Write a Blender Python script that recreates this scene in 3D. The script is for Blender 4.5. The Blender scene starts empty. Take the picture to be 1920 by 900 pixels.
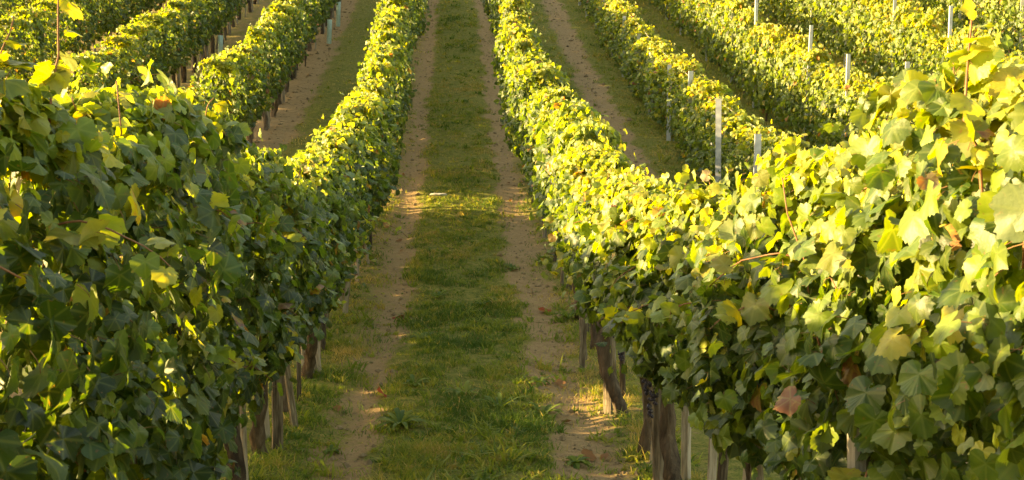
import bpy, math, random
import numpy as np
from mathutils import Vector, Matrix

# ------------------------------------------------------------------ camera, sky, sun, exposure
scene = bpy.context.scene
COL = scene.collection
EYE = Vector((0.0, 0.0, 1.75))
PITCH, YAW = math.radians(8.3), math.radians(2.48)
cam_data = bpy.data.cameras.new("camera")
cam_data.lens, cam_data.sensor_width = 45.0, 36.0
cam_data.clip_start, cam_data.clip_end = 0.05, 3000.0
cam_data.dof.use_dof = True
cam_data.dof.focus_distance = 8.0
cam_data.dof.aperture_fstop = 18.0
cam = bpy.data.objects.new("camera", cam_data)
cam.location = EYE
cam.rotation_euler = (math.pi / 2 - PITCH, 0.0, -YAW)
COL.objects.link(cam)
scene.camera = cam

SUN_EL = math.radians(14.0)
SUN_AZ = math.radians(-82.0)          # from +Y (along the rows), negative = to the left
sun_dir = Vector((math.sin(SUN_AZ) * math.cos(SUN_EL), math.cos(SUN_AZ) * math.cos(SUN_EL), math.sin(SUN_EL)))

world = bpy.data.worlds.new("World")
scene.world = world
world.use_nodes = True
wn = world.node_tree.nodes
sky = wn.new("ShaderNodeTexSky")
sky.sky_type = 'NISHITA'
sky.sun_disc = False
sky.sun_elevation = SUN_EL
sky.sun_rotation = SUN_AZ
sky.air_density, sky.dust_density, sky.ozone_density = 1.5, 2.0, 0.0
world.node_tree.links.new(sky.outputs[0], wn["Background"].inputs[0])
wn["Background"].inputs[1].default_value = 0.11

sl = bpy.data.lights.new("sun", 'SUN')
sl.energy, sl.angle, sl.color = 5.0, math.radians(0.6), (1.0, 0.78, 0.42)
so = bpy.data.objects.new("sun", sl)
so.rotation_euler = (-sun_dir).to_track_quat('-Z', 'Y').to_euler()
so.location = (-30, 10, 30)
COL.objects.link(so)

scene.view_settings.view_transform = 'Standard'
scene.view_settings.look = 'None'
scene.view_settings.gamma = 1.0
scene.view_settings.use_curve_mapping = False
scene.view_settings.exposure = 2.6
scene.view_settings.use_white_balance = True        # camera set for warm evening light
scene.view_settings.white_balance_temperature = 8200
scene.cycles.max_bounces = 8
scene.cycles.transmission_bounces = 6
scene.cycles.diffuse_bounces = 4

rng = np.random.default_rng(7)

# ------------------------------------------------------------------ numeric helpers
def vnoise(x, y, seed=0):
    x = np.asarray(x, float); y = np.asarray(y, float)
    xi, yi = np.floor(x).astype(np.int64), np.floor(y).astype(np.int64)
    fx, fy = x - xi, y - yi
    fx, fy = fx * fx * (3 - 2 * fx), fy * fy * (3 - 2 * fy)
    def h(a, b):
        n = (a * 374761393 + b * 668265263 + seed * 974711) & 0x7fffffff
        n = ((n ^ (n >> 13)) * 1274126177) & 0x7fffffff
        n = ((n ^ (n >> 16)) * 668265263) & 0x7fffffff
        return (n & 0xffff) / 65535.0
    a, b, c, d = h(xi, yi), h(xi + 1, yi), h(xi, yi + 1), h(xi + 1, yi + 1)
    return (a * (1 - fx) + b * fx) * (1 - fy) + (c * (1 - fx) + d * fx) * fy

def fbm(x, y, seed=0, o=3):
    s, a, t = 0.0, 1.0, 0.0
    for k in range(o):
        s = s + a * vnoise(np.asarray(x) * 2 ** k, np.asarray(y) * 2 ** k, seed + k); t += a; a *= 0.5
    return s / t

# long section of the valley (distance along the rows, height relative to the eye)
KD = np.array([-60, -10, 0, 2.4, 5, 6.54, 8, 10.2, 12, 14, 16.6, 20, 24, 28, 32, 37, 45, 60, 100, 200, 400, 1500])
KZ = np.array([1.5, -1.45, -1.75, -1.87, -2.08, -2.19, -2.31, -2.42, -2.40, -2.27, -2.05, -1.60, -0.95, -0.25, 0.50, 1.52, 3.3, 6.8, 15, 30, 42, 42]) + EYE.z
_dd = np.arange(-60, 400, 0.25)
_zz = np.interp(_dd, KD, KZ)
_k = np.hanning(15); _k /= _k.sum()
_zs = np.convolve(np.pad(_zz, 7, mode='edge'), _k, 'valid')
def g0(y):
    y = np.asarray(y, float)
    return np.where(y < 399, np.interp(y, _dd, _zs), np.interp(y, KD, KZ))
def gh(x, y):
    x = np.asarray(x, float); y = np.asarray(y, float)
    und = 0.10 * (fbm(x * 0.35, y * 0.3, 3) - 0.5)
    rut = -0.035 * (np.exp(-((x + 0.66) / 0.16) ** 2) + np.exp(-((x - 0.78) / 0.2) ** 2) + np.exp(-((x - 2.7) / 0.2) ** 2) + np.exp(-((x + 2.8) / 0.2) ** 2))
    und = und + 0.30 * np.log1p(np.exp((np.minimum(x, 60) - 6.3) * 2.0)) / 2.0 * np.clip((y - 4) / 8, 0, 1)
    lump = 0.035 * (fbm(x * 3.1, y * 3.1, 11) - 0.5) + 0.02 * (fbm(x * 11, y * 11, 17, 2) - 0.5)
    return g0(y) + und + rut + lump

RM = cam.rotation_euler.to_matrix()
def at(px, py):
    """ground point under a pixel of the 1920x900 photograph"""
    d = RM @ Vector(((px - 960) / 2400.0, -(py - 450) / 2400.0, -1.0))
    t = np.linspace(1.5, 80, 6000)
    P = np.array(EYE)[None] + t[:, None] * np.array(d)[None]
    k = np.argmax(P[:, 2] < gh(P[:, 0], P[:, 1]))
    return float(P[k, 0]), float(P[k, 1])

# grass cover of the ground: 0 bare soil .. 1 turf
def turf(x, y):
    x = np.asarray(x, float); y = np.asarray(y, float)
    wob = 0.20 * (fbm(x * 0.8 + 5, y * 1.3, 21) - 0.5) + 0.30 * (fbm(x * 3.4, y * 3.0, 23, 3) - 0.5)
    def band(a, b, s=0.07):
        return 1 / (1 + np.exp(-(x + wob - a) / s)) * 1 / (1 + np.exp((x + wob - b) / s))
    near = np.clip((14 - y) / 8, 0, 1)
    t = band(-0.50, 0.56, 0.05) * (0.62 + 0.76 * np.clip(fbm(x * 1.7, y * 1.4, 27, 3), 0, 0.5))
    t = np.maximum(t, band(-1.6, -0.72, 0.10) * (0.55 + 0.35 * near))
    t = np.maximum(t, band(0.90, 1.6, 0.09) * 0.70)
    t = np.maximum(t, band(-2.78, -1.3) * 0.78)
    t = np.maximum(t, band(1.3, 2.45) * 0.92)
    t = np.maximum(t, band(2.95, 14.6) * 0.95)
    t = np.maximum(t, 0.5 * band(-60, -3.6))
    t = np.maximum(t, 0.8 * band(14, 400))
    t = np.maximum(t, 0.22 * fbm(x * 2.3, y * 1.9, 29, 2) * (np.abs(x) < 3.5))
    return np.clip(t, 0, 1)

# ------------------------------------------------------------------ mesh / object helpers
def mesh_np(name, V, F, mats, midx=None, smooth=False, uv=None, tint=None):
    V = np.asarray(V, np.float32); F = np.asarray(F, np.int32)
    me = bpy.data.meshes.new(name)
    n, k = F.shape
    me.vertices.add(len(V)); me.vertices.foreach_set("co", V.ravel())
    me.loops.add(n * k); me.loops.foreach_set("vertex_index", F.ravel())
    me.polygons.add(n)
    me.polygons.foreach_set("loop_start", np.arange(0, n * k, k, dtype=np.int32))
    if midx is not None:
        me.polygons.foreach_set("material_index", np.asarray(midx, np.int32))
    me.polygons.foreach_set("use_smooth", np.full(n, smooth))
    if uv is not None:
        l = me.uv_layers.new(name="UVMap")
        l.data.foreach_set("uv", np.asarray(uv, np.float32)[F.ravel()].ravel())
    if tint is not None:
        a = me.color_attributes.new("tint", 'FLOAT_COLOR', 'POINT')
        c = np.ones((len(V), 4), np.float32); c[:, :tint.shape[1]] = tint
        a.data.foreach_set("color", c.ravel())
    for m in mats: me.materials.append(m)
    me.update(calc_edges=True)
    return me

def link(name, data, parent=None, loc=None, rot=None, scale=None):
    o = bpy.data.objects.new(name, data); COL.objects.link(o)
    if parent is not None: o.parent = parent
    if loc is not None: o.location = loc
    if rot is not None: o.rotation_euler = rot
    if scale is not None: o.scale = scale
    return o

def tag(o, label=None, cat=None, group=None, kind=None):
    if label: o["label"] = label
    if cat: o["category"] = cat
    if group: o["group"] = group
    if kind: o["kind"] = kind
    return o

def tube(path, radii, nseg=6, rough=0.0, r=rng, cap=True):
    P = np.asarray(path, float); n = len(P)
    T = np.gradient(P, axis=0); T /= np.linalg.norm(T, axis=1)[:, None] + 1e-9
    ref = np.array([1.0, 0.13, 0.07])
    V = []
    for i in range(n):
        a = np.cross(T[i], ref); a /= np.linalg.norm(a) + 1e-9
        b = np.cross(T[i], a)
        th = np.arange(nseg) / nseg * 2 * math.pi
        rr = radii[i] * (1 + rough * (r.random(nseg) - 0.5) * 2)
        V.append(P[i] + (np.cos(th) * rr)[:, None] * a + (np.sin(th) * rr)[:, None] * b)
    V = np.concatenate(V)
    F = []
    for i in range(n - 1):
        for j in range(nseg):
            a, b = i * nseg + j, i * nseg + (j + 1) % nseg
            F.append((a, b, b + nseg)); F.append((a, b + nseg, a + nseg))
    if cap:
        V = np.vstack([V, P[0], P[-1]]); c0, c1 = len(V) - 2, len(V) - 1
        for j in range(nseg):
            F.append((c0, (j + 1) % nseg, j)); F.append((c1, (n - 1) * nseg + j, (n - 1) * nseg + (j + 1) % nseg))
    return V, np.array(F)

def merge(parts):
    Vs, Fs, o = [], [], 0
    for V, F in parts:
        Vs.append(V); Fs.append(F + o); o += len(V)
    return np.concatenate(Vs), np.concatenate(Fs)

ONES = ["", "first", "second", "third", "fourth", "fifth", "sixth", "seventh", "eighth", "ninth", "tenth", "eleventh", "twelfth",
        "thirteenth", "fourteenth", "fifteenth", "sixteenth", "seventeenth", "eighteenth", "nineteenth"]
def ordinal(n):
    if n < 20: return ONES[n]
    t, u = divmod(n, 10)
    return (["", "", "twentieth", "thirtieth", "fortieth", "fiftieth"] if u == 0 else ["", "", "twenty", "thirty", "forty", "fifty"])[t] + ("-" + ONES[u] if u else "")

# ------------------------------------------------------------------ materials
class NT:
    def __init__(s, name):
        s.m = bpy.data.materials.new(name); s.m.use_nodes = True
        s.t = s.m.node_tree; s.t.nodes.clear()
        s.out = s.t.nodes.new("ShaderNodeOutputMaterial")
    def n(s, typ, ins=None, **kw):
        nd = s.t.nodes.new(typ)
        for k, v in kw.items(): setattr(nd, k, v)
        for k, v in (ins or {}).items():
            if hasattr(v, "is_output") or isinstance(v, bpy.types.NodeSocket): s.t.links.new(v, nd.inputs[k])
            else: nd.inputs[k].default_value = v
        return nd
    def math(s, op, a, b=0.0, clamp=False):
        nd = s.n("ShaderNodeMath", {0: a, 1: b}, operation=op); nd.use_clamp = clamp
        return nd.outputs[0]
    def ramp(s, fac, stops, interp='LINEAR'):
        nd = s.n("ShaderNodeValToRGB", {0: fac}); cr = nd.color_ramp; cr.interpolation = interp
        while len(cr.elements) < len(stops): cr.elements.new(0.5)
        for e, (p, c) in zip(cr.elements, stops):
            e.position = p; e.color = (*c, 1) if len(c) == 3 else c
        return nd.outputs[0]
    def mix(s, f, a, b, blend='MIX'):
        nd = s.n("ShaderNodeMix", data_type='RGBA', blend_type=blend)
        for i, v in ((0, f), (6, a), (7, b)):
            if isinstance(v, bpy.types.NodeSocket): s.t.links.new(v, nd.inputs[i])
            else: nd.inputs[i].default_value = v if i == 0 else (*v, 1)
        return nd.outputs[2]
    def noise(s, scale, vec=None, detail=4, rough=0.6):
        nd = s.n("ShaderNodeTexNoise", {"Scale": scale, "Detail": detail, "Roughness": rough})
        if vec is not None: s.t.links.new(vec, nd.inputs["Vector"])
        return nd.outputs[0]
    def done(s, sh):
        s.t.links.new(sh, s.out.inputs[0]); return s.m

def leaf_material():
    t = NT("vine_leaf")
    att = t.n("ShaderNodeAttribute", attribute_name="tint")
    oi = t.n("ShaderNodeObjectInfo")
    sa = t.n("ShaderNodeSeparateColor", {0: att.outputs[0]})
    sb = t.n("ShaderNodeSeparateColor", {0: oi.outputs["Color"]})
    hue = t.math('ADD', sa.outputs[0], sb.outputs[0])
    val = t.math('ADD', sa.outputs[1], sb.outputs[1])
    geo = t.n("ShaderNodeNewGeometry")
    blot = t.noise(38.0, geo.outputs["Position"], 3)
    wide = t.noise(13.0, geo.outputs["Position"], 2)
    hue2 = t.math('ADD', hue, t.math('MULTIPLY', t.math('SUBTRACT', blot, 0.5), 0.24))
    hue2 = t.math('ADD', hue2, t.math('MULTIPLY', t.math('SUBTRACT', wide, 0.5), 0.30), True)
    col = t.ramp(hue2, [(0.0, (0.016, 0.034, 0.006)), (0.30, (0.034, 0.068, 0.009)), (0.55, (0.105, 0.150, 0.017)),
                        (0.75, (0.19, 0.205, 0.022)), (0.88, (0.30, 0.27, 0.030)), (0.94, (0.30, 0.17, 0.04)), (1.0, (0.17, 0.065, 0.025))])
    k = t.math('ADD', t.math('MULTIPLY', val, 0.7), 0.65)
    col = t.n("ShaderNodeVectorMath", {0: col, 3: k}, operation='SCALE').outputs[0]
    spot = t.n("ShaderNodeMapRange", {0: t.noise(75.0, geo.outputs["Position"], 3, 0.55), 1: 0.64, 2: 0.72, 3: 0.0, 4: 0.7}).outputs[0]
    col = t.mix(spot, col, (0.16, 0.085, 0.03))
    # five palmate veins, in the leaf's own UV space
    uv = t.n("ShaderNodeUVMap", uv_map="UVMap")
    sx = t.n("ShaderNodeSeparateXYZ", {0: uv.outputs[0]})
    x = t.math('ABSOLUTE', t.math('SUBTRACT', sx.outputs[0], 0.5)); y = t.math('SUBTRACT', sx.outputs[1], 0.5)
    best = None
    for a in (0, 55, 113):
        c, s_ = math.cos(math.radians(a)), math.sin(math.radians(a))
        cr = t.math('ABSOLUTE', t.math('SUBTRACT', t.math('MULTIPLY', x, c), t.math('MULTIPLY', y, s_)))
        dt = t.math('ADD', t.math('MULTIPLY', x, s_), t.math('MULTIPLY', y, c))
        dd = t.math('ADD', cr, t.math('MULTIPLY', t.math('LESS_THAN', dt, 0.0), 1.0))
        best = dd if best is None else t.math('MINIMUM', best, dd)
    vein = t.n("ShaderNodeMapRange", {0: best, 1: 0.006, 2: 0.022, 3: 0.17, 4: 0.0}).outputs[0]
    col = t.mix(vein, col, (0.26, 0.30, 0.09))
    under = t.mix(0.45, col, (0.24, 0.29, 0.17))
    face = t.mix(geo.outputs["Backfacing"], col, under)
    bump = t.n("ShaderNodeBump", {"Strength": 0.25, "Distance": 0.004, "Height": t.noise(120.0, geo.outputs["Position"], 2)})
    p = t.n("ShaderNodeBsdfPrincipled", {"Base Color": face, "Roughness": 0.48, "Normal": bump.outputs[0]})
    p.inputs["Specular IOR Level"].default_value = 0.42
    tc = t.n("ShaderNodeVectorMath", {0: col, 1: (3.1, 2.75, 0.9)}, operation='MULTIPLY').outputs[0]
    tr = t.n("ShaderNodeBsdfTranslucent", {"Color": tc})
    mx = t.n("ShaderNodeMixShader", {0: 0.38, 1: p.outputs[0], 2: tr.outputs[0]})
    return t.done(mx.outputs[0])

def simple(name, stops, scale, rough=0.85, bump=0.4, bscale=None, stretch=(1, 1, 1), spec=0.2, metallic=0.0, dist=0.01, obj_var=0.0):
    t = NT(name)
    tc = t.n("ShaderNodeTexCoord")
    oi = t.n("ShaderNodeObjectInfo")
    off = t.n("ShaderNodeVectorMath", {0: oi.outputs["Location"], 1: (3.7, 1.9, 0.0)}, operation='MULTIPLY')
    mp = t.n("ShaderNodeVectorMath", {0: tc.outputs["Object"], 1: stretch}, operation='MULTIPLY')
    ad = t.n("ShaderNodeVectorMath", {0: mp.outputs[0], 1: off.outputs[0]}, operation='ADD')
    nz = t.noise(scale, ad.outputs[0], 6)
    f = nz
    if obj_var: f = t.math('ADD', nz, t.math('MULTIPLY', t.math('SUBTRACT', oi.outputs["Random"], 0.5), obj_var), True)
    col = t.ramp(f, stops)
    b = t.n("ShaderNodeBump", {"Strength": bump, "Distance": dist, "Height": t.noise(bscale or scale * 2, ad.outputs[0], 4)})
    p = t.n("ShaderNodeBsdfPrincipled", {"Base Color": col, "Roughness": rough, "Normal": b.outputs[0], "Metallic": metallic})
    p.inputs["Specular IOR Level"].default_value = spec
    return t.done(p.outputs[0])

def ground_material():
    t = NT("vineyard_ground")
    tc = t.n("ShaderNodeTexCoord"); P = tc.outputs["Object"]
    att = t.n("ShaderNodeAttribute", attribute_name="tint")
    g = t.n("ShaderNodeSeparateColor", {0: att.outputs[0]}).outputs[0]
    n1, n2, n3 = t.noise(2.2, P, 5), t.noise(14.0, P, 6, 0.7), t.noise(70.0, P, 4, 0.7)
    f = t.math('ADD', g, t.math('MULTIPLY', t.math('SUBTRACT', n2, 0.5), 1.5))
    f = t.math('ADD', f, t.math('MULTIPLY', t.math('SUBTRACT', n1, 0.5), 0.5))
    f = t.n("ShaderNodeMapRange", {0: f, 1: 0.35, 2: 0.62, 3: 0.0, 4: 1.0}).outputs[0]
    soil = t.ramp(t.math('ADD', t.math('MULTIPLY', n2, 0.5), t.math('MULTIPLY', n3, 0.5)),
                  [(0.25, (0.125, 0.084, 0.042)), (0.5, (0.315, 0.208, 0.106)), (0.72, (0.46, 0.335, 0.185))])
    soil = t.mix(t.math('MULTIPLY', n1, 0.6), soil, (0.29, 0.198, 0.096))
    gr = t.ramp(t.math('ADD', t.math('MULTIPLY', n2, 0.5), t.math('MULTIPLY', n3, 0.5)),
                [(0.38, (0.045, 0.062, 0.012)), (0.5, (0.160, 0.165, 0.032)), (0.62, (0.30, 0.215, 0.075))])
    col = t.mix(f, soil, gr)
    h = t.math('ADD', t.math('MULTIPLY', n2, 1.0), t.math('MULTIPLY', n3, 0.5))
    b = t.n("ShaderNodeBump", {"Strength": 0.8, "Distance": 0.03, "Height": h})
    p = t.n("ShaderNodeBsdfPrincipled", {"Base Color": col, "Roughness": 0.95, "Normal": b.outputs[0]})
    p.inputs["Specular IOR Level"].default_value = 0.1
    return t.done(p.outputs[0])

def grass_material():
    t = NT("grass_blade")
    att = t.n("ShaderNodeAttribute", attribute_name="tint")
    h = t.n("ShaderNodeSeparateColor", {0: att.outputs[0]}).outputs[0]
    col = t.ramp(h, [(0.0, (0.060, 0.110, 0.018)), (0.35, (0.165, 0.205, 0.028)), (0.6, (0.250, 0.235, 0.045)), (0.8, (0.28, 0.21, 0.062)), (1.0, (0.40, 0.29, 0.12))])
    p = t.n("ShaderNodeBsdfPrincipled", {"Base Color": col, "Roughness": 0.6})
    p.inputs["Specular IOR Level"].default_value = 0.25
    tcol = t.n("ShaderNodeVectorMath", {0: col, 1: (2.2, 2.2, 1.2)}, operation='MULTIPLY').outputs[0]
    tr = t.n("ShaderNodeBsdfTranslucent", {"Color": tcol})
    return t.done(t.n("ShaderNodeMixShader", {0: 0.35, 1: p.outputs[0], 2: tr.outputs[0]}).outputs[0])

def plain(name, col, rough=0.6, spec=0.3, trans=0.0):
    t = NT(name)
    geo = t.n("ShaderNodeNewGeometry")
    nz = t.noise(30.0, geo.outputs["Position"], 3)
    c = t.mix(nz, tuple(v * 0.6 for v in col), tuple(min(1, v * 1.35) for v in col))
    p = t.n("ShaderNodeBsdfPrincipled", {"Base Color": c, "Roughness": rough}); p.inputs["Specular IOR Level"].default_value = spec
    if not trans: return t.done(p.outputs[0])
    tr = t.n("ShaderNodeBsdfTranslucent", {"Color": c})
    return t.done(t.n("ShaderNodeMixShader", {0: trans, 1: p.outputs[0], 2: tr.outputs[0]}).outputs[0])

M_LEAF = leaf_material()
M_STEM = plain("leaf_stalk", (0.20, 0.11, 0.045), 0.6)
M_CANE = simple("cane_bark", [(0.3, (0.10, 0.038, 0.018)), (0.6, (0.24, 0.105, 0.045)), (0.8, (0.30, 0.17, 0.08))], 18, 0.6, 0.2, spec=0.3)
M_BARK = simple("vine_bark", [(0.3, (0.030, 0.022, 0.015)), (0.55, (0.095, 0.070, 0.048)), (0.75, (0.19, 0.15, 0.11))], 26, 0.95, 1.0, 60, (1, 1, 0.22), dist=0.02, obj_var=0.25)
M_WOOD = simple("weathered_wood", [(0.3, (0.050, 0.038, 0.026)), (0.5, (0.17, 0.14, 0.10)), (0.7, (0.34, 0.30, 0.24))], 42, 0.9, 0.8, 50, (1, 1, 0.12), dist=0.012, obj_var=0.45)
M_STEEL = simple("galvanised_steel", [(0.3, (0.26, 0.28, 0.30)), (0.6, (0.40, 0.42, 0.44)), (0.8, (0.52, 0.54, 0.56))], 12, 0.5, 0.1, 40, spec=0.5, metallic=0.35)
M_WIRE = plain("wire_steel", (0.45, 0.45, 0.44), 0.4, 0.6)
M_GRAPE = simple("grape_skin", [(0.3, (0.008, 0.006, 0.016)), (0.6, (0.022, 0.016, 0.038)), (0.85, (0.06, 0.055, 0.09))], 40, 0.45, 0.05, spec=0.5)
M_GROUND = ground_material()
M_GRASS = grass_material()
M_CLOD = simple("dry_clod", [(0.3, (0.12, 0.082, 0.044)), (0.55, (0.25, 0.18, 0.10)), (0.8, (0.38, 0.29, 0.18))], 20, 0.95, 0.5)
M_STONE = simple("pale_stone", [(0.3, (0.36, 0.33, 0.27)), (0.7, (0.62, 0.58, 0.50))], 14, 0.85, 0.4)
M_TUBE = plain("pale_plastic", (0.50, 0.66, 0.60), 0.45, 0.4, 0.35)
M_RED = plain("dead_leaf_red", (0.30, 0.060, 0.022), 0.7, 0.2, 0.25)
M_BROWN = plain("dead_leaf_brown", (0.26, 0.125, 0.05), 0.75, 0.2, 0.25)

# ------------------------------------------------------------------ ground
def build_ground():
    xs = np.concatenate([[-600, -300, -150, -80, -45, -30, -22], np.arange(-17, -4, 0.30), np.arange(-4, 4.6, 0.05), np.arange(4.6, 18, 0.30), [22, 30, 45, 80, 150, 300, 600]])
    ys = np.concatenate([[-55, -30, -15, -8, -4], np.arange(-2, 5, 0.2), np.arange(5, 16, 0.05), np.arange(16, 28, 0.09), np.arange(28, 50, 0.22), np.arange(50, 100, 5), [120, 160, 220, 300, 400, 700, 1200]])
    X, Y = np.meshgrid(xs, ys)
    Z = gh(X, Y)
    V = np.stack([X, Y, Z], -1).reshape(-1, 3)
    nx, ny = len(xs), len(ys)
    a = (np.arange(ny - 1)[:, None] * nx + np.arange(nx - 1)[None]).ravel()
    F = np.stack([a, a + 1, a + nx + 1, a + nx], 1)
    T = np.repeat(turf(X, Y).reshape(-1, 1), 3, 1)
    o = link("ground", mesh_np("ground", V, F, [M_GROUND], smooth=True, tint=T))
    tag(o, kind="structure")
build_ground()

# ------------------------------------------------------------------ leaf shapes
HALF = [(0, 1.0), (7, .90), (12, .92), (18, .82), (24, .86), (31, .80), (38, .85), (44, .80), (51, .92), (56, .95), (63, .83), (70, .86), (80, .79), (92, .83), (101, .76), (111, .84), (122, .74), (134, .73), (148, .60), (160, .50), (172, .20)]
OUT_HI = [(a, r) for a, r in HALF] + [(-a, r) for a, r in reversed(HALF[1:])]
OUT_MID = [(0, 1), (28, .80), (55, .93), (84, .79), (112, .80), (150, .58), (-150, .58), (-112, .80), (-84, .74), (-55, .93), (-28, .76)]
OUT_LO = [(0, 1), (52, .86), (112, .72), (165, .34), (-112, .72), (-52, .86)]

def leaf_template(outline, ring, r, petiole=False):
    """blade of about 1 unit width; stalk joins at the origin, tip along +Y, upper face +Z"""
    n = len(outline)
    rr = np.array([q for _, q in outline]) * (1 + (r.random(n) - .5) * .12)
    th = np.radians([a for a, _ in outline])
    ox, oy = np.sin(th) * rr * .62, np.cos(th) * rr * .62
    V2 = [np.array([[0.0, 0.0]])]
    ri = np.arange(0, n, 2); nr = len(ri)
    if ring: V2.append(np.stack([ox, oy], 1)[ri] * .55)
    V2.append(np.stack([ox, oy], 1))
    V2 = np.concatenate(V2)
    F = []
    if ring:
        for i in range(nr):
            j = (i + 1) % nr; a = ri[i]; b = ri[j] if j else n
            F.append((0, 1 + j, 1 + i)); F.append((1 + i, 1 + nr + a + 1 if a + 1 < n else 1 + nr, 1 + nr + a))
            if b - a == 2: F.append((1 + i, 1 + nr + b % n, 1 + nr + a + 1))
            F.append((1 + i, 1 + j, 1 + nr + b % n))
    else:
        for i in range(n): F.append((0, 1 + (i + 1) % n, 1 + i))
    # open the stalk notch at the base
    x, y = V2[:, 0], V2[:, 1]
    rad = np.hypot(x, y); ang = np.arctan2(x, y)
    fold, droop, wave, ph = r.uniform(-.1, .6), r.uniform(-.25, .8), r.uniform(.03, .13), r.uniform(0, 6.3)
    z = -fold * np.abs(x) * .6 - droop * np.clip(y, 0, 1) ** 2 - .3 * fold * rad ** 2
    z += wave * np.sin(3 * ang + ph) * (rad / .6) ** 1.5 + .016 * (np.cos(np.abs(ang) * 6.4) * -1) * np.clip(rad * 2, 0, 1)
    z += .25 * r.uniform(-1, 1) * x * y
    V = np.stack([x, y, z], 1)
    V[0, 2] -= .015
    F = np.array(F); uv = np.stack([x * .5 + .5, y * .5 + .5], 1); mi = np.zeros(len(F), int)
    if petiole:
        L = r.uniform(.35, .6)
        s = np.linspace(0, 1, 4)
        path = np.stack([.05 * np.sin(s * 2) * r.uniform(-1, 1), -L * s * .75, -.01 - L * .65 * s ** 1.6], 1)
        pv, pf = tube(path, [.011, .011, .013, .016], 3, cap=False)
        F = np.concatenate([F, pf + len(V)]); V = np.concatenate([V, pv])
        uv = np.concatenate([uv, np.full((len(pv), 2), .5)]); mi = np.concatenate([mi, np.ones(len(pf), int)])
    return V, F, uv, mi

lr = np.random.default_rng(21)
LEAF_MESH = []
for k in range(14):
    V, F, uv, mi = leaf_template(OUT_HI, True, lr, True)
    LEAF_MESH.append(mesh_np("leaf_blade", V, F, [M_LEAF, M_STEM], mi, True, uv))
T_HI = [leaf_template(OUT_HI, False, lr) for _ in range(8)]
T_MID = [leaf_template(OUT_MID, False, lr) for _ in range(8)]
T_LO = [leaf_template(OUT_LO, False, lr) for _ in range(8)]

def frames(N, Tp):
    """rotation matrices with columns x, y (tip), z (upper face)"""
    z = N / np.linalg.norm(N, axis=1)[:, None]
    y = Tp - (Tp * z).sum(1)[:, None] * z
    y /= np.linalg.norm(y, axis=1)[:, None] + 1e-9
    x = np.cross(y, z)
    return np.stack([x, y, z], -1)

def joined_leaves(name, L, temps, r):
    """L: dict pos, R, size, hue, val -> one mesh"""
    n = len(L["pos"])
    kind = r.integers(0, len(temps), n)
    Vs, Fs, Us, Ts, o = [], [], [], [], 0
    for k, (V, F, uv, mi) in enumerate(temps):
        ii = np.where(kind == k)[0]
        if not len(ii): continue
        W = np.einsum('nij,vj->nvi', L["R"][ii], V) * L["size"][ii][:, None, None] + L["pos"][ii][:, None, :]
        m = len(V)
        Vs.append(W.reshape(-1, 3))
        Fs.append((F[None] + (np.arange(len(ii)) * m)[:, None, None]).reshape(-1, 3) + o)
        Us.append(np.tile(uv, (len(ii), 1)))
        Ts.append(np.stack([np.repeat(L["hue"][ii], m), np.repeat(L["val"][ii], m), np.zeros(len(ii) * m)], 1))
        o += len(ii) * m
    return mesh_np(name, np.concatenate(Vs), np.concatenate(Fs), [M_LEAF], None, False, np.concatenate(Us), np.concatenate(Ts))

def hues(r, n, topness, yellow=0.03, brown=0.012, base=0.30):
    h = np.clip(r.normal(base, .15, n) + .27 * topness, 0.02, .80)  # top leaves are naturally yellower; the extra lift paints in sunlight
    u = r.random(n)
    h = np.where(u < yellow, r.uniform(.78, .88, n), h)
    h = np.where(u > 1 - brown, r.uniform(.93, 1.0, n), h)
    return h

def canopy(r, n, length, H, zb, w, size=(.095, .15), seed=0, yellow=.03, brown=.012, base=.30, ragged=.05):
    """leaves of one vine: a hedge-shaped crown, leaves mostly on its skin"""
    hs = H - zb
    per = np.array([hs, 2 * w * 1.5, hs, .25 * w])
    seg = r.choice(4, n, p=per / per.sum())
    y = r.uniform(-length / 2 - .13, length / 2 + .13, n)
    u = r.random(n)
    Hy = H + 2.2 * ragged * (vnoise(y * 4 + 31 * seed, y * 0, seed) - .5)
    z = np.where(seg == 1, Hy - r.random(n) ** 2 * .10, np.where(seg == 3, zb + r.random(n) * .1, zb + u * (Hy - zb)))
    t = np.clip((z - zb) / (Hy - zb), 0, 1)
    prof = np.interp(t, [0, .12, .35, .75, .92, 1.0], [.55, .85, 1.0, .98, .80, .50])
    bul = .60 + .84 * fbm(y * 2.6 + 17 * seed, z * 2.6, seed + 5, 2)
    hw = w * prof * bul
    inset = np.abs(r.normal(0, .075, n)) - .03
    deep = r.random(n) < .36
    inset = np.where(deep, r.uniform(0, 1, n) * w, inset)
    side = np.where(seg == 0, -1.0, np.where(seg == 2, 1.0, 0.0))
    x = np.where(side != 0, side * (hw - inset), r.uniform(-1, 1, n) * hw)
    edge = r.random(n) < .06                      # leaves on stray shoots
    x = np.where(edge & (side != 0), x + side * r.uniform(.03, .13, n), x)
    z = np.where(edge & (seg == 1), z + r.uniform(.02, .12, n), z)
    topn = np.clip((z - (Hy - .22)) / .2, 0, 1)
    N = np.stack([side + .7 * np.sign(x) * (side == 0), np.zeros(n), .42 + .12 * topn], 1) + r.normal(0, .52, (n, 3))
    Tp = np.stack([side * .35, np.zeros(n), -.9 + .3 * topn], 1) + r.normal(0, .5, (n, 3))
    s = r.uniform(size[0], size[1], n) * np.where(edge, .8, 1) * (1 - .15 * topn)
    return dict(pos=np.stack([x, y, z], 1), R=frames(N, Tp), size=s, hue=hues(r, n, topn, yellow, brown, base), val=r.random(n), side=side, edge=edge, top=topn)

def cat_leaves(a, b):
    return {k: np.concatenate([a[k], b[k]]) for k in a}
def sub(L, m):
    return {k: v[m] for k, v in L.items()}

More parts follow.
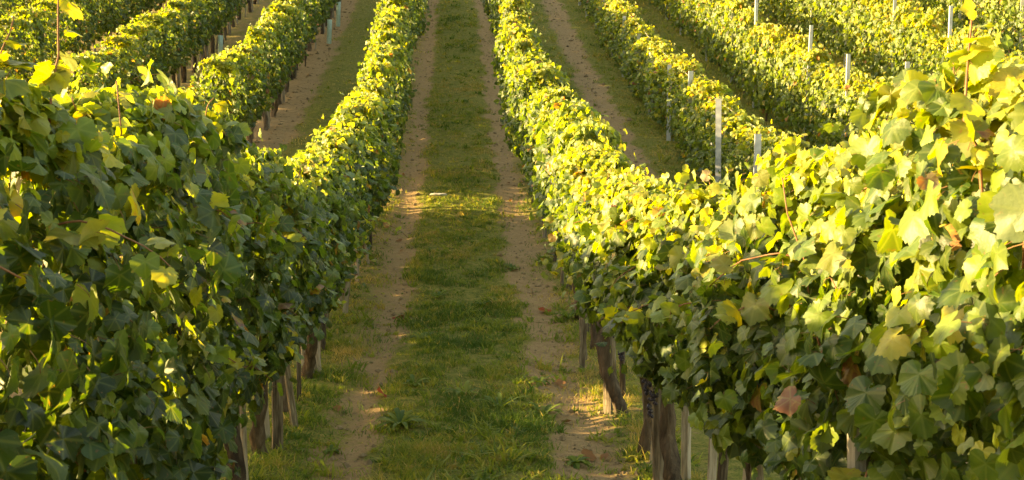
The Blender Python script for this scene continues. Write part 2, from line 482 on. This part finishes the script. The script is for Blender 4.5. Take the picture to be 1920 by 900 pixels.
def shoot(r, p0, d, length, rad=.0045, sag=.25, nleaf=7, size=(.05, .11), base=.42):
    """a cane and the leaves along it"""
    s = np.linspace(0, 1, 9)
    d = np.asarray(d, float); d /= np.linalg.norm(d)
    wig = r.normal(0, .012, (9, 3)).cumsum(0) * length * 1.6
    P = np.asarray(p0) + np.outer(s * length, d) + wig
    P[:, 2] -= sag * length * s ** 2
    V, F = tube(P, rad * (1 - .55 * s), 5)
    f = np.sort(r.uniform(.25, 1, nleaf)); k = f * 8
    pos = np.stack([np.interp(k, np.arange(9), P[:, i]) for i in range(3)], 1)
    sd = np.where(np.arange(nleaf) % 2 == 0, 1, -1)[:, None] * np.cross(d, [0, 0, 1.0])[None] + r.normal(0, .4, (nleaf, 3))
    pos = pos + sd * .035
    N = np.array([0, 0, 1.0]) + r.normal(0, .55, (nleaf, 3)); Tp = sd + np.array([0, 0, -.6]) + .4 * d
    sz = np.interp(f, [.25, 1], [size[1], size[0]]) * r.uniform(.85, 1.15, nleaf)
    return (V, F), dict(pos=pos, R=frames(N, Tp), size=sz, hue=hues(r, nleaf, np.full(nleaf, .6), .10, .05, base), val=r.random(nleaf),
                        side=np.zeros(nleaf), edge=np.ones(nleaf, bool), top=np.ones(nleaf))

# ------------------------------------------------------------------ trunks, grapes, stakes, posts
def trunk_mesh(seed, h=.68, rad=.036, arms=True):
    r = np.random.default_rng(seed)
    s = np.linspace(0, 1, 13)
    lean = r.normal(0, .05, 2)
    P = np.stack([lean[0] * s + .028 * np.sin(s * r.uniform(4, 8) + r.uniform(0, 6)), lean[1] * 1.8 * s + .03 * np.sin(s * r.uniform(4, 8) + r.uniform(0, 6)), -.06 + (h + .06) * s], 1)
    R = rad * (1.25 - .45 * s + .22 * (r.random(13) - .5)); R[0] *= 1.35; R[-2:] *= 1.35
    parts = [tube(P, R, 9, .22, r)]
    arm = []
    for sg in (-1, 1):
        u = np.linspace(0, 1, 7); e = P[-1]
        Q = np.stack([e[0] + .02 * np.sin(u * 7 + sg) - e[0] * u, e[1] + sg * .5 * u, e[2] - .02 + .10 * np.sin(u * 1.8) + .015 * r.random(7)], 1)
        arm.append(tube(Q, rad * .62 * (1 - .45 * u) * (1 + .3 * (r.random(7) - .5)), 7, .18, r))
    me = mesh_np("trunk", *parts[0], [M_BARK], smooth=True)
    am = [mesh_np("arm", *a, [M_BARK], smooth=True) for a in arm]
    return me, am
TRUNKS = [trunk_mesh(100 + k) for k in range(7)]
THIN_TRUNKS = [trunk_mesh(200 + k, .50, .017) for k in range(5)]

def grapes(seed):
    r = np.random.default_rng(seed)
    ph = (1 + 5 ** .5) / 2
    I = np.array([(-1, ph, 0), (1, ph, 0), (-1, -ph, 0), (1, -ph, 0), (0, -1, ph), (0, 1, ph), (0, -1, -ph), (0, 1, -ph), (ph, 0, -1), (ph, 0, 1), (-ph, 0, -1), (-ph, 0, 1)]) / math.hypot(1, ph)
    IF = np.array([(0, 11, 5), (0, 5, 1), (0, 1, 7), (0, 7, 10), (0, 10, 11), (1, 5, 9), (5, 11, 4), (11, 10, 2), (10, 7, 6), (7, 1, 8), (3, 9, 4), (3, 4, 2), (3, 2, 6), (3, 6, 8), (3, 8, 9), (4, 9, 5), (2, 4, 11), (6, 2, 10), (8, 6, 7), (9, 8, 1)])
    parts = []
    for k in range(46):
        t = r.random() ** 1.2; rad = .038 * (1 - .75 * t) * math.sqrt(r.random() * .6 + .4); a = r.uniform(0, 6.3)
        parts.append((I * r.uniform(.0085, .0105) + np.array([rad * math.cos(a), rad * math.sin(a), -.02 - .15 * t]), IF))
    parts.append(tube([(0, 0, .03), (0, 0, 0), (.002, 0, -.03)], [.003] * 3, 4))
    return mesh_np("grape_bunch", *merge(parts), [M_GRAPE], smooth=True)
GRAPES = [grapes(300 + k) for k in range(4)]

def stake_mesh(seed, h):
    """split wooden stake: uneven many-sided section, wavy edges, slanting broken top"""
    r = np.random.default_rng(seed)
    ns, nz = 8, 9
    a = np.arange(ns) / ns * 2 * math.pi + r.normal(0, .12, ns)
    rad = np.where(np.arange(ns) % 2, .043, .036) * r.uniform(.8, 1.2, ns)
    V = []
    tilt = r.normal(0, .02, 2)
    for i in range(nz):
        t = i / (nz - 1)
        rr = rad * (1.06 - .15 * t) * (1 + r.normal(0, .035, ns))
        zz = -.1 + (h + .1) * t + (np.cos(a) * r.uniform(.01, .035) if i == nz - 1 else 0)
        V.append(np.stack([np.cos(a) * rr + tilt[0] * t * h + .006 * math.sin(5 * t + seed), np.sin(a) * rr + tilt[1] * t * h, np.zeros(ns) + zz], 1))
    V = np.concatenate(V); F = []
    for i in range(nz - 1):
        for j in range(ns):
            p, q = i * ns + j, i * ns + (j + 1) % ns
            F += [(p, q, q + ns), (p, q + ns, p + ns)]
    c = len(V); V = np.vstack([V, V[-ns:].mean(0) + [0, 0, .008]])
    F += [(c, (nz - 1) * ns + j, (nz - 1) * ns + (j + 1) % ns) for j in range(ns)]
    return mesh_np("wooden_stake", V, np.array(F), [M_WOOD])
STAKES = [stake_mesh(400 + k, 1.0 + .07 * (k % 3)) for k in range(7)]

def post_mesh(h):
    """rolled C section, 50 mm, with a folded lip"""
    w, d, t, l = .026, .036, .004, .010
    prof = [(-w, -d / 2), (w, -d / 2), (w, d / 2), (w - l, d / 2), (w - l, d / 2 - t), (w - t, d / 2 - t), (w - t, -d / 2 + t), (-w + t, -d / 2 + t), (-w + t, d / 2 - t), (-w + l, d / 2 - t), (-w + l, d / 2), (-w, d / 2)]
    n = len(prof)
    V = np.array([(x, y, z) for z in (-.2, h) for x, y in prof]); F = []
    for j in range(n):
        k = (j + 1) % n; F += [(j, k, k + n), (j, k + n, j + n)]
    for q in ((0, 1, 6, 7), (1, 2, 5, 6), (2, 3, 4, 5), (0, 7, 8, 11), (8, 9, 10, 11)):
        a, b, c, e = [i + n for i in q]; F += [(a, b, c), (a, c, e)]
    return mesh_np("metal_post", V, np.array(F), [M_STEEL])
def hook_mesh():
    V, F = tube([(.026, 0, -.012), (.036, 0, -.008), (.040, 0, .004), (.034, 0, .010)], [.003] * 4, 5)
    return mesh_np("wire_hook", V, F, [M_STEEL])
HOOK = hook_mesh()

# ------------------------------------------------------------------ rows
SHARE_OLD = []
for k in range(10):
    r = np.random.default_rng(500 + k)
    L = canopy(r, 1150, 1.1, 1.66, .58, .29, (.06, .11), seed=k + 1)
    for q in range(3):
        c, l = shoot(r, (r.uniform(-.12, .12), r.uniform(-.4, .4), 1.55), (r.normal(0, .3), r.normal(0, .3), 1), r.uniform(.2, .36))
        L = cat_leaves(L, l)
    SHARE_OLD.append(joined_leaves("foliage", L, T_MID, r))
SHARE_NEW = []
for k in range(9):
    r = np.random.default_rng(600 + k)
    L = canopy(r, 980, 1.1, 1.40, .18, .27, (.06, .11), seed=k + 31, base=.42, ragged=.12)
    for q in range(4):
        c, l = shoot(r, (r.uniform(-.1, .1), r.uniform(-.4, .4), 1.25), (r.normal(0, .35), r.normal(0, .3), 1), r.uniform(.2, .42))
        L = cat_leaves(L, l)
    SHARE_NEW.append(joined_leaves("foliage", L, T_MID, r))

def row_h(name, y):
    if name == "R1": return float(np.interp(y, [2.4, 3.7, 5, 6.5, 8.4, 11.8, 15.6, 20, 26, 40], [1.90, 1.64, 1.50, 1.46, 1.54, 1.69, 1.76, 1.72, 1.66, 1.66]))
    if name == "L1": return float(np.interp(y, [2.4, 4.7, 6.6, 9.7, 14.7, 20, 26, 40], [1.88, 1.82, 1.60, 1.48, 1.58, 1.68, 1.74, 1.74]))
    if name == "R2": return 1.22
    return 1.62 if name[0] == "L" else (1.5 if name == "R3" else 1.55)

ROWS = [  # key, x, first y, last y, spacing, phrase
    ("L1", -1.10, 0.3, 38.6, 1.1, "the leafy row left of the grassy alley"),
    ("R1", 1.10, 0.3, 38.6, 1.1, "the leafy row right of the grassy alley"),
    ("L2", -3.30, 1.0, 38.6, 1.1, "the second row left of the alley"),
    ("L3", -5.50, 4.2, 38.6, 1.1, "the third row left of the alley"),
    ("L4", -7.70, 21.1, 38.6, 1.1, "the fourth row left of the alley"),
    ("L5", -9.90, 27.1, 38.6, 1.1, "the fifth row left of the alley"),
    ("R2", 3.60, 10.8, 38.6, 1.1, "the second, lower row right of the alley"),
    ("R3", 5.60, 14.8, 38.6, 1.1, "the third row right of the alley"),
    ("R4", 7.70, 16.5, 38.6, 1.1, "the fourth row right of the alley"),
    ("R5", 9.80, 21.5, 38.6, 1.1, "the fifth row right of the alley"),
]
NEAR_END = 11.0
FIRST = {"L1": 1.2, "R1": 1.2, "L2": 14.0, "L3": 15.0, "L4": 21.0, "L5": 27.9, "R2": 13.9, "R3": 16.8, "R4": 16.4, "R5": 21.3}   # where each row comes into sight

def leaf_objects(L, idx, parent, r):
    for i in idx:
        o = bpy.data.objects.new("leaf", LEAF_MESH[int(r.integers(0, len(LEAF_MESH)))])
        M = Matrix([list(row) for row in L["R"][i]]) * float(L["size"][i])
        M = M.to_4x4(); M.translation = Vector(L["pos"][i])
        o.matrix_basis = M
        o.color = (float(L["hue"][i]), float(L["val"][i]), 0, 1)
        o.parent = parent
        COL.objects.link(o)

def near_vine(root, key, y, r, seed):
    H = row_h(key, y); d = y
    L = canopy(r, 2700, 1.1, H - .06, .70 if key == "R1" else (.52 if y < 3.6 else .66), .27, (.036, .104), seed=seed, yellow=.014, brown=.010, base=.27 if key == "L1" else .38, ragged=.07)  # base: shade painted into the left row's leaf colour, right row's leaves lightened
    inward = 1.0 if key == "L1" else -1.0
    canes = []
    for q in range(7):
        yy = r.uniform(-.5, .5)
        c, l = shoot(r, (r.uniform(-.08, .08), yy, .72), (r.normal(0, .12), r.normal(0, .15), 1), H - .80 + r.uniform(-.2, .04), .0045, .0, 3)
        canes.append(c); L = cat_leaves(L, l)
    for q in range(4):
        c, l = shoot(r, (r.uniform(-.15, .15), r.uniform(-.5, .5), H - .18), (r.normal(0, .35), r.normal(0, .4), 1), r.uniform(.18, .32), .0034, .15, 8)
        canes.append(c); L = cat_leaves(L, l)
    for q in range(2):
        c, l = shoot(r, (inward * .22, r.uniform(-.5, .5), r.uniform(.8, H - .2)), (inward, r.normal(0, .5), .3), r.uniform(.15, .28), .0032, .6, 7)
        canes.append(c); L = cat_leaves(L, l)
    for hk, hy, hx, hz, hd, hl in (("L1", 3.0, -.95, 1.48, (.02, .15, 1), .52), ("L1", 3.3, -1.0, 1.5, (-.15, .1, 1), .40), ("R1", 2.35, 1.0, 1.55, (-.05, .1, 1), .46),
                                   ("L1", 10.7, -.85, .95, (1, -.2, .25), .45)):
        if hk == key and abs(hy - y) <= .56:
            c, l = shoot(r, (hx - root.location.x, hy - root.location.y, hz), hd, hl, .0045, .08 if hz > 1.2 else .5, 12, (.045, .09), .55)
            canes.append(c); L = cat_leaves(L, l)
    n = len(L["pos"])
    nobj = 300 if d < 6 else 220
    score = inward * L["pos"][:, 0] * 2.2 + L["pos"][:, 2] * .55 + .6 * L["edge"] + r.random(n) * .15
    order = np.argsort(-score)
    leaf_objects(L, order[:nobj], root, r)
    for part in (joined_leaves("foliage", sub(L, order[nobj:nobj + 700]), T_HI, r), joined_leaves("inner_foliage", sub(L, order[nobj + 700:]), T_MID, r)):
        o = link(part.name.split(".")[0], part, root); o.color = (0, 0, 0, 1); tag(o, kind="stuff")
    for V, F in canes:
        link("cane", mesh_np("cane", V, F, [M_CANE], smooth=True), root)
    for q in range(3 if key == "R1" else 1):
        g = link("grape_bunch", GRAPES[q % 4], root, (inward * r.uniform(-.02, .14), r.uniform(-.5, .5), r.uniform(.62, .86)), (0, 0, r.uniform(0, 6)))
        g.scale = (r.uniform(.8, 1.15),) * 3

vr = np.random.default_rng(77)
for key, x, y0, y1, sp, phrase in ROWS:
    old = key[0] == "L" or key == "R1"
    k = 0
    ys = np.arange(y0, y1, sp)
    count = 0
    for y in ys:
        k += 1
        if key in ("L2", "L3") and min(abs(y - q - (.31 if key == "L3" else 0)) for q in ((8.3, 17.6) if key == "L2" else (17.6,))) < .62: continue  # hidden gaps added in these rows to let sun stripes into the alley
        yy = float(y + vr.normal(0, .04)); xx = float(x + vr.normal(0, .025) + .05 * math.sin(y * .5 + x))
        z = float(gh(xx, yy))
        seen = y >= FIRST[key] - .05
        if seen: count += 1
        root = link("grapevine", None, None, (xx, yy, z))
        root.empty_display_size = .1
        near = key in ("L1", "R1") and 1.2 < yy < NEAR_END
        lab = ordinal(count) + " visible grapevine from the camera in " + phrase if seen else ordinal(k) + " out-of-sight grapevine of " + phrase
        tag(root, lab, "grapevine", ("vines with wooden stakes" if old else "vines with metal posts"))
        tm, arms = (TRUNKS if old else THIN_TRUNKS)[int(vr.integers(0, 5 if not old else 7))]
        rz = float(vr.choice([0, math.pi]))
        t = link("trunk", tm, root, (0, 0, 0), (0, 0, rz + vr.normal(0, .15)))
        if old:
            for a in arms: link("arm", a, t)
        if near:
            near_vine(root, key, yy, np.random.default_rng(int(1000 + 50 * abs(x) + k + (500 if x < 0 else 0))), 40 + k + (20 if x < 0 else 0))
            tag(root, lab.replace("grapevine", "large-leaved grapevine"))
        else:
            H = row_h(key, yy) * float(vr.uniform(.94, 1.06))
            pool = SHARE_OLD if old else SHARE_NEW
            o = link("foliage", pool[int(vr.integers(0, len(pool)))], root, (0, 0, 0), (0, 0, rz), (float(vr.uniform(.88, 1.14)), 1.0, H / (1.70 if old else 1.40)))
            if vr.random() < .5: o.scale.y = -1.0
            o.color = (float(vr.normal(0, .035)), float(vr.uniform(-.1, .1)), 0, 1)
            tag(o, kind="stuff")
        if old and seen and (yy < 27 or key not in ("L1", "R1")):
            sx, sy = xx + float(vr.choice([-1, 1])) * .05, yy + .16 + float(vr.normal(0, .04))
            s = link("wooden_stake", STAKES[int(vr.integers(0, 7))], None, (sx, sy, float(gh(sx, sy))), (float(vr.normal(0, .03)), float(vr.normal(0, .03)), float(vr.uniform(0, 6.3))))
            w_ = float(vr.uniform(.6, .95)); s.scale = (w_, w_, float(vr.uniform(.9, 1.1)))
            tag(s, "wooden stake at the %s visible vine of %s" % (ordinal(count), phrase), "stake", "wooden stakes along the rows")

tr_ = np.random.default_rng(79)
for key, x, y0, y1, sp, phrase in ROWS:
    if key not in ("L1", "R1", "L2", "L3"): continue
    n = 0
    for y in np.arange(max(y0, FIRST[key] + .2), 21 if key[1] == "1" else 34, sp):
        n += 1
        for q, word in ((.38, "thin"), (.70, "slim grey")):
            if q > .5 and key in ("L2", "L3"): continue
            sx, sy = x + float(tr_.normal(0, .05)), float(y) + q + float(tr_.normal(0, .05))
            s = link("wooden_stake", STAKES[int(tr_.integers(0, 7))], None, (sx, sy, float(gh(sx, sy))), (float(tr_.normal(0, .06)), float(tr_.normal(0, .04)), float(tr_.uniform(0, 6.3))))
            w_ = float(tr_.uniform(.40, .64)); s.scale = (w_, w_, float(tr_.uniform(.8, 1.0)))
            tag(s, "%s stake in the %s gap along %s" % (word, ordinal(n), phrase), "stake", "wooden stakes along the rows")

# ------------------------------------------------------------------ metal posts and wires of the right-hand block
POST = {"R2": post_mesh(1.55), "R": post_mesh(1.95)}
pr = np.random.default_rng(88)
for key, x, y0, y1, sp, phrase in ROWS:
    old = key[0] == "L" or key == "R1"
    if not old:
        phase = {"R2": 13.58}.get(key, y0 + .4)
        ys = np.arange(phase, y1, 1.87 if key == "R2" else 2.7)
        n = 0
        for y in ys:
            if y < y0: continue
            n += 1
            yy = float(y + pr.normal(0, .04 if key == "R2" else .35)); xx = x - (.38 if key == "R2" and y < 17 else (.12 if key == "R2" else .10)) + float(pr.normal(0, .02))
            p = link("metal_post", POST["R2" if key == "R2" else "R"], None, (xx, yy, float(gh(xx, yy))), (float(pr.normal(0, .02)), float(pr.normal(0, .015)), float(pr.normal(0, .2))))
            p.scale.z = float(pr.uniform(.93, 1.06)) if key != "R2" or min(abs(y - q) for q in (13.58, 15.45, 19.2)) < .5 else .80
            tag(p, "%s galvanised metal post from the camera in %s" % (ordinal(n), phrase), "post", "metal trellis posts")
            p.scale.x = p.scale.y = 1.3 if key == "R2" else .95
            for hz in (.55, .9, 1.25): link("wire_hook", HOOK, p, (0, 0, hz))
    heights = {"lower": .62, "middle": .95, "upper": 1.27 if not old else 1.35}
    for nm, h in heights.items():
        ys = np.arange(y0, y1, .9)
        xx = np.full(len(ys), x - .02)
        P = np.stack([xx + .004 * np.sin(ys), ys, gh(xx, ys) + h + .01 * np.sin(ys * 3.5)], 1)
        V, F = tube(P, np.full(len(ys), .0022), 4)
        tag(link("trellis_wire", mesh_np("trellis_wire", V, F, [M_WIRE])), "%s thin steel trellis wire along %s" % (nm, phrase), "wire", "trellis wires")

# ------------------------------------------------------------------ grass
def blades(P, h, w, lean, hue, r):
    n = len(P)
    a = r.uniform(0, 2 * math.pi, n)
    wx, wy = np.cos(a) * w / 2, np.sin(a) * w / 2
    b = r.uniform(0, 2 * math.pi, n)
    lx, ly = np.cos(b) * lean * h, np.sin(b) * lean * h
    V = np.empty((n, 5, 3))
    for i, (s, f, k) in enumerate(((-1, 0, 1), (1, 0, 1), (-1, .55, .8), (1, .55, .8), (0, 1, 0))):
        V[:, i, 0] = P[:, 0] + s * wx * k + lx * f ** 1.8
        V[:, i, 1] = P[:, 1] + s * wy * k + ly * f ** 1.8
        V[:, i, 2] = P[:, 2] + h * f * (1 - .35 * np.abs(lean) * f) - .005
    F = (np.array([(0, 1, 3), (0, 3, 2), (2, 3, 4)])[None] + (np.arange(n) * 5)[:, None, None]).reshape(-1, 3)
    T = np.repeat(np.stack([hue] * 3, 1), 5, 0)
    return V.reshape(-1, 3), F, T

def scatter(n, xa, xb, ya, yb, r, p=1.0, hmin=.02, hmax=.06, w=.004, dry=0.0):
    X = r.uniform(xa, xb, n); Y = r.uniform(ya, yb, n)
    clump = fbm(X * 4.5, Y * 4.5, 61, 3)
    keep = r.random(n) < (turf(X, Y) ** 1.4) * np.clip((clump - .34) * 3.4, .03, 1) * p
    X, Y, clump = X[keep], Y[keep], clump[keep]
    m = len(X)
    P = np.stack([X, Y, gh(X, Y)], 1)
    big = fbm(X * 1.1, Y * .9, 71, 3)
    tall = np.clip((fbm(X * 2.2, Y * 2.2, 75, 2) - .45) * 3, 0, 1)
    h = r.uniform(hmin, hmax, m) * (.45 + 1.1 * tall + .5 * clump)
    hue = np.clip(.42 + (big - .5) * 2.0 + (fbm(X * 13, Y * 13, 67, 2) - .5) * 1.1 + r.normal(0, .13, m) - .22 * tall + dry, 0, 1)
    hue = np.where(r.random(m) < .05 + dry * .15, r.uniform(.75, 1, m), hue)
    return blades(P, h, w * r.uniform(.7, 1.5, m), r.uniform(.2, 1.3, m), hue, r)

def tufts(n, xa, xb, ya, yb, r, nb=14, h0=.025, h1=.062, w=.0085, base=.34):
    X = r.uniform(xa, xb, n); Y = r.uniform(ya, yb, n)
    keep = r.random(n) < turf(X, Y) ** 1.2 * np.clip((fbm(X * 1.6, Y * 1.6, 91, 2) - .3) * 3, .08, 1)
    X, Y = X[keep], Y[keep]; m = len(X)
    sc = r.gamma(4, .25, m)
    X, Y, sc, hu = [np.repeat(v, nb) for v in (X, Y, sc, np.clip(r.normal(base, .22, m), 0, 1))]
    X = X + r.normal(0, .016, len(X)) * sc; Y = Y + r.normal(0, .016, len(Y)) * sc
    P = np.stack([X, Y, gh(X, Y)], 1)
    return blades(P, r.uniform(h0, h1, len(X)) * sc, w * r.uniform(.7, 1.5, len(X)) * np.sqrt(sc), r.uniform(.4, 1.5, len(X)), np.clip(hu + r.normal(0, .07, len(X)), 0, 1), r)

gr = np.random.default_rng(99)
def grass(label_name, chunks, label):
    V, F, T, o = [], [], [], 0
    for v, f, t in chunks:
        V.append(v); F.append(f + o); T.append(t); o += len(v)
    ob = link(label_name, mesh_np(label_name, np.concatenate(V), np.concatenate(F), [M_GRASS], tint=np.concatenate(T)))
    tag(ob, label, "grass", kind="stuff")
grass("alley_grass", [
    scatter(95000, -1.15, 1.25, 5.6, 10.5, gr, 1, .025, .065, .0045),
    scatter(60000, -1.15, 1.25, 10.5, 17, gr, 1, .025, .06, .006),
    tufts(3600, -1.2, 1.3, 5.6, 12, gr), tufts(3600, -1.2, 1.3, 12, 24, gr, 10, .025, .055, .010, .34),
    tufts(1600, -1.2, 1.3, 24, 42, gr, 8, .03, .07, .016, .34),
    scatter(42000, -1.1, 1.2, 17, 27, gr, 1, .02, .055, .009, .08),
    scatter(26000, -1.1, 1.2, 27, 44, gr, 1, .02, .055, .013, .1)], "short green grass with dry patches growing down the middle alley")
grass("side_grass", [
    tufts(900, 1.2, 3.6, 9, 30, gr, 10, .04, .10, .012, .4), tufts(500, -3.0, -1.2, 12, 34, gr, 9, .03, .06, .013, .4), tufts(1500, 3.6, 9, 12, 40, gr, 9, .05, .14, .014, .42),
    scatter(26000, -3.0, -1.2, 9, 44, gr, .8, .02, .05, .011, .22),
    scatter(46000, 1.2, 3.7, 8, 24, gr, 1, .025, .07, .009, .14),
    scatter(26000, 1.2, 3.7, 24, 44, gr, 1, .025, .07, .013, .14),
    scatter(60000, 3.7, 8, 12, 44, gr, 1, .03, .11, .013, .12),
    scatter(36000, 8, 15, 20, 44, gr, 1, .03, .11, .016, .12),
    scatter(14000, -12, -3.6, 16, 44, gr, .6, .02, .06, .013, .15)], "olive grass growing between the outer vine rows")

# clods and little stones on the bare tracks
def clods():
    r = np.random.default_rng(111)
    n = 26000
    Y = 5.6 + 32 * r.random(n) ** 1.6; X = r.uniform(-3.4, 3.4, n)
    keep = (turf(X, Y) < .55) & (r.random(n) < .25 + fbm(X * 3, Y * 3, 81))
    X, Y = X[keep], Y[keep]; n = len(X)
    s = r.gamma(2.0, .0055, n) * (.85 + Y / 70)
    oc = np.array([(1, 0, 0), (0, 1, 0), (-1, 0, 0), (0, -1, 0), (0, 0, .7), (0, 0, -.5)], float)
    of = np.array([(0, 1, 4), (1, 2, 4), (2, 3, 4), (3, 0, 4), (1, 0, 5), (2, 1, 5), (3, 2, 5), (0, 3, 5)])
    V = oc[None] * s[:, None, None] * r.uniform(.5, 1.4, (n, 6, 1))
    a = r.uniform(0, 6.3, n); c, q = np.cos(a)[:, None], np.sin(a)[:, None]
    W = np.stack([V[..., 0] * c - V[..., 1] * q, V[..., 0] * q + V[..., 1] * c, V[..., 2]], -1) + np.stack([X, Y, gh(X, Y) + s * .15], 1)[:, None]
    F = (of[None] + (np.arange(n) * 6)[:, None, None]).reshape(-1, 3)
    tag(link("soil_clods", mesh_np("soil_clods", W.reshape(-1, 3), F, [M_CLOD])), "dry crumbs of soil lying on the bare tracks", "soil", kind="stuff")
clods()

# ------------------------------------------------------------------ weeds, stones, fallen leaves, shelter tubes
def weed_mesh(seed, nl, ln, wd, flat=.5):
    r = np.random.default_rng(seed); parts, T = [], []
    for k in range(nl):
        a = k * 2.4 + r.normal(0, .3); l = ln * r.uniform(.6, 1.15); w = wd * r.uniform(.7, 1.2); e = flat * r.uniform(.5, 1.5)
        s = np.linspace(0, 1, 6); rad = l * (s * .9 + .02); zz = l * (s * (1.1 - e) - (.55) * s ** 2.4) + .01
        hw = w * np.array([.25, .7, 1, .9, .55, 0]) / 2
        c, q = math.cos(a), math.sin(a)
        Vl = []
        for i in range(6):
            for sg in (-1, 0, 1):
                Vl.append((c * rad[i] - q * hw[i] * sg, q * rad[i] + c * hw[i] * sg, zz[i] + (.25 * hw[i] if sg else 0)))
        Fl = []
        for i in range(5):
            for j in (0, 1):
                p = i * 3 + j; Fl += [(p, p + 1, p + 4), (p, p + 4, p + 3)]
        parts.append((np.array(Vl), np.array(Fl))); T.append(np.full(len(Vl), np.clip(r.normal(.16, .12), 0, .7)))
    V, F = merge(parts); T = np.concatenate(T)
    return mesh_np("weed_clump", V, F, [M_GRASS], tint=np.stack([T] * 3, 1), smooth=True)
WEEDS = [(793, 640, "dark bushy weed clump at left edge of the grass strip", 22, .13, .03, .3),
         (750, 800, "big spreading weed clump beside the left dirt track, near the bottom", 26, .20, .03, .4),
         (870, 745, "long-leaved weed clump in the middle of the grass strip", 15, .19, .028, .3),
         (938, 770, "upright strappy weed in the grass, right of the long-leaved clump", 13, .20, .024, .25),
         (775, 725, "low weed rosette on the left half of the grass strip", 14, .15, .03, .4),
         (1010, 720, "broad-leaved weed at the right edge of the grass by the track", 16, .16, .035, .5),
         (1020, 780, "wide dark weed patch at the grass edge, near the right dirt track", 26, .17, .03, .5),
         (1080, 870, "weed rosette at the bottom edge right of the grass strip", 22, .10, .035, .6),
         (905, 575, "small dark weed tuft in the grass at mid distance", 14, .11, .025, .3),
         (820, 560, "slim weed tuft on the left part of the strip, mid distance", 13, .13, .022, .25),
         (960, 505, "flat weed patch at the right grass edge, upper half of the alley", 16, .14, .03, .6),
         (1065, 600, "green weed bush growing beside the right wooden stakes", 30, .20, .022, .2),
         (620, 850, "small weed rosette between the left stakes and track", 16, .07, .03, .5)]
for i, (px, py, lab, nl, ln, wd, fl) in enumerate(WEEDS):
    x, y = at(px, py)
    o = link("weed_clump", weed_mesh(700 + i, nl, ln, wd, fl), None, (x, y, float(gh(x, y)) - .005))
    tag(o, lab, "weed", "weeds in the alley")
def straw():
    r = np.random.default_rng(5); x, y = at(1225, 845); n = 120
    P = np.stack([r.normal(0, .06, n), r.normal(0, .10, n), np.zeros(n)], 1)
    V, F, T = blades(P, r.uniform(.12, .30, n), np.full(n, .004), r.uniform(.2, 1.0, n), r.uniform(.8, 1, n), r)
    tag(link("dry_grass_tuft", mesh_np("dry_grass_tuft", V, F, [M_GRASS], tint=T), None, (x, y, float(gh(x, y)))), "tuft of dry straw-coloured grass at the foot of the right row", "grass tuft")
straw()

def stone_mesh(seed, sx, sy, sz):
    r = np.random.default_rng(seed); V, F = [], []
    n = 9
    for k, (f, z) in enumerate(((.8, -.5), (1, 0), (.85, .6))):
        for j in range(n):
            a = j / n * 6.283; q = f * (1 + .25 * math.sin(2 * a + seed) * .5 + r.normal(0, .06))
            V.append((sx * q * math.cos(a), sy * q * math.sin(a), sz * (z + r.normal(0, .08))))
    for k in range(2):
        for j in range(n):
            a, b = k * n + j, k * n + (j + 1) % n; F += [(a, b, b + n), (a, b + n, a + n)]
    V.append((0, 0, sz * .7)); F += [(27, 18 + j, 18 + (j + 1) % n) for j in range(n)]
    return mesh_np("stone", V, np.array(F), [M_STONE])
for i, (px, py, sx, sy, sz, lab) in enumerate([
        (822, 370, .12, .05, .025, "flat pale slab of stone lying in the grass up the alley"),
        (657, 644, .022, .018, .014, "tiny white pebble on the soil beside the left stakes"),
        (1150, 628, .05, .035, .03, "yellowish stone at the foot of a stake in the right row"),
        (1250, 665, .03, .03, .02, "small grey stone half hidden under the right row")][:3]):
    x, y = at(px, py)
    tag(link("stone", stone_mesh(800 + i, sx, sy, sz), None, (x, y, float(gh(x, y)) + sz * .3 + (.03 if i == 0 else 0))), lab, "stone")

fr = np.random.default_rng(121)
def fallen(px, py, mat, lab, s=.09, group=None, xy=None):
    x, y = xy if xy else at(px, py)
    V, F, uv, mi = leaf_template(OUT_HI, True, fr)
    V = V.copy(); V[:, 2] = V[:, 2] * .6 + .35 * V[:, 0] ** 2
    o = link("fallen_leaf", mesh_np("fallen_leaf", V * s, F, [mat], None, True, uv), None, (x, y, float(gh(x, y)) + .022),
             (float(fr.normal(0, .35)), float(fr.normal(0, .35)), float(fr.uniform(0, 6.3))))
    tag(o, lab, "leaf", group or "fallen vine leaves")
fallen(719, 744, M_RED, "bright red fallen leaf on the left dirt track", .11)
fallen(748, 597, M_RED, "dark red curled leaf on the left track at mid distance", .13)
fallen(1022, 587, M_RED, "rust-red fallen leaf on the right dirt track", .12)
fallen(1100, 862, M_BROWN, "brown fallen leaf on the right track, near the bottom", .10)
for k in range(12):
    sd = -1 if k % 2 else 1
    fallen(0, 0, M_BROWN, "brown fallen vine leaf on a bare track", float(fr.uniform(.05, .08)), "small brown leaves on the tracks",
           (float(sd * fr.uniform(.62, 1.0)), float(6.6 + 16 * fr.random() ** 1.3)))

def shelter(px_x, y, x, h, lab):
    s = np.linspace(0, 1, 5); th = np.arange(12) / 12 * 6.283
    V = np.concatenate([np.stack([np.cos(th) * rr, np.sin(th) * rr, np.full(12, z)], 1) for rr, z in ((.055, -.02), (.056, h * .5), (.058, h), (.050, h), (.048, h * .1))])
    F = []
    for k in range(4):
        for j in range(12):
            a, b = k * 12 + j, k * 12 + (j + 1) % 12; F += [(a, b, b + 12), (a, b + 12, a + 12)]
    tag(link("vine_shelter_tube", mesh_np("vine_shelter_tube", V, np.array(F), [M_TUBE], smooth=True), None, (x, y, float(gh(x, y))), (.04, .05, 0)), lab, "plant shelter", "pale shelter tubes")
shelter(0, 33.0, -2.98, .60, "pale green plastic tube, uppermost at the second row on the left")
shelter(0, 30.6, -2.98, .55, "pale green plastic tube, lower one at the second row on the left")
shelter(0, 28.8, -5.2, .5, "pale plastic tube beneath the third row on the left")
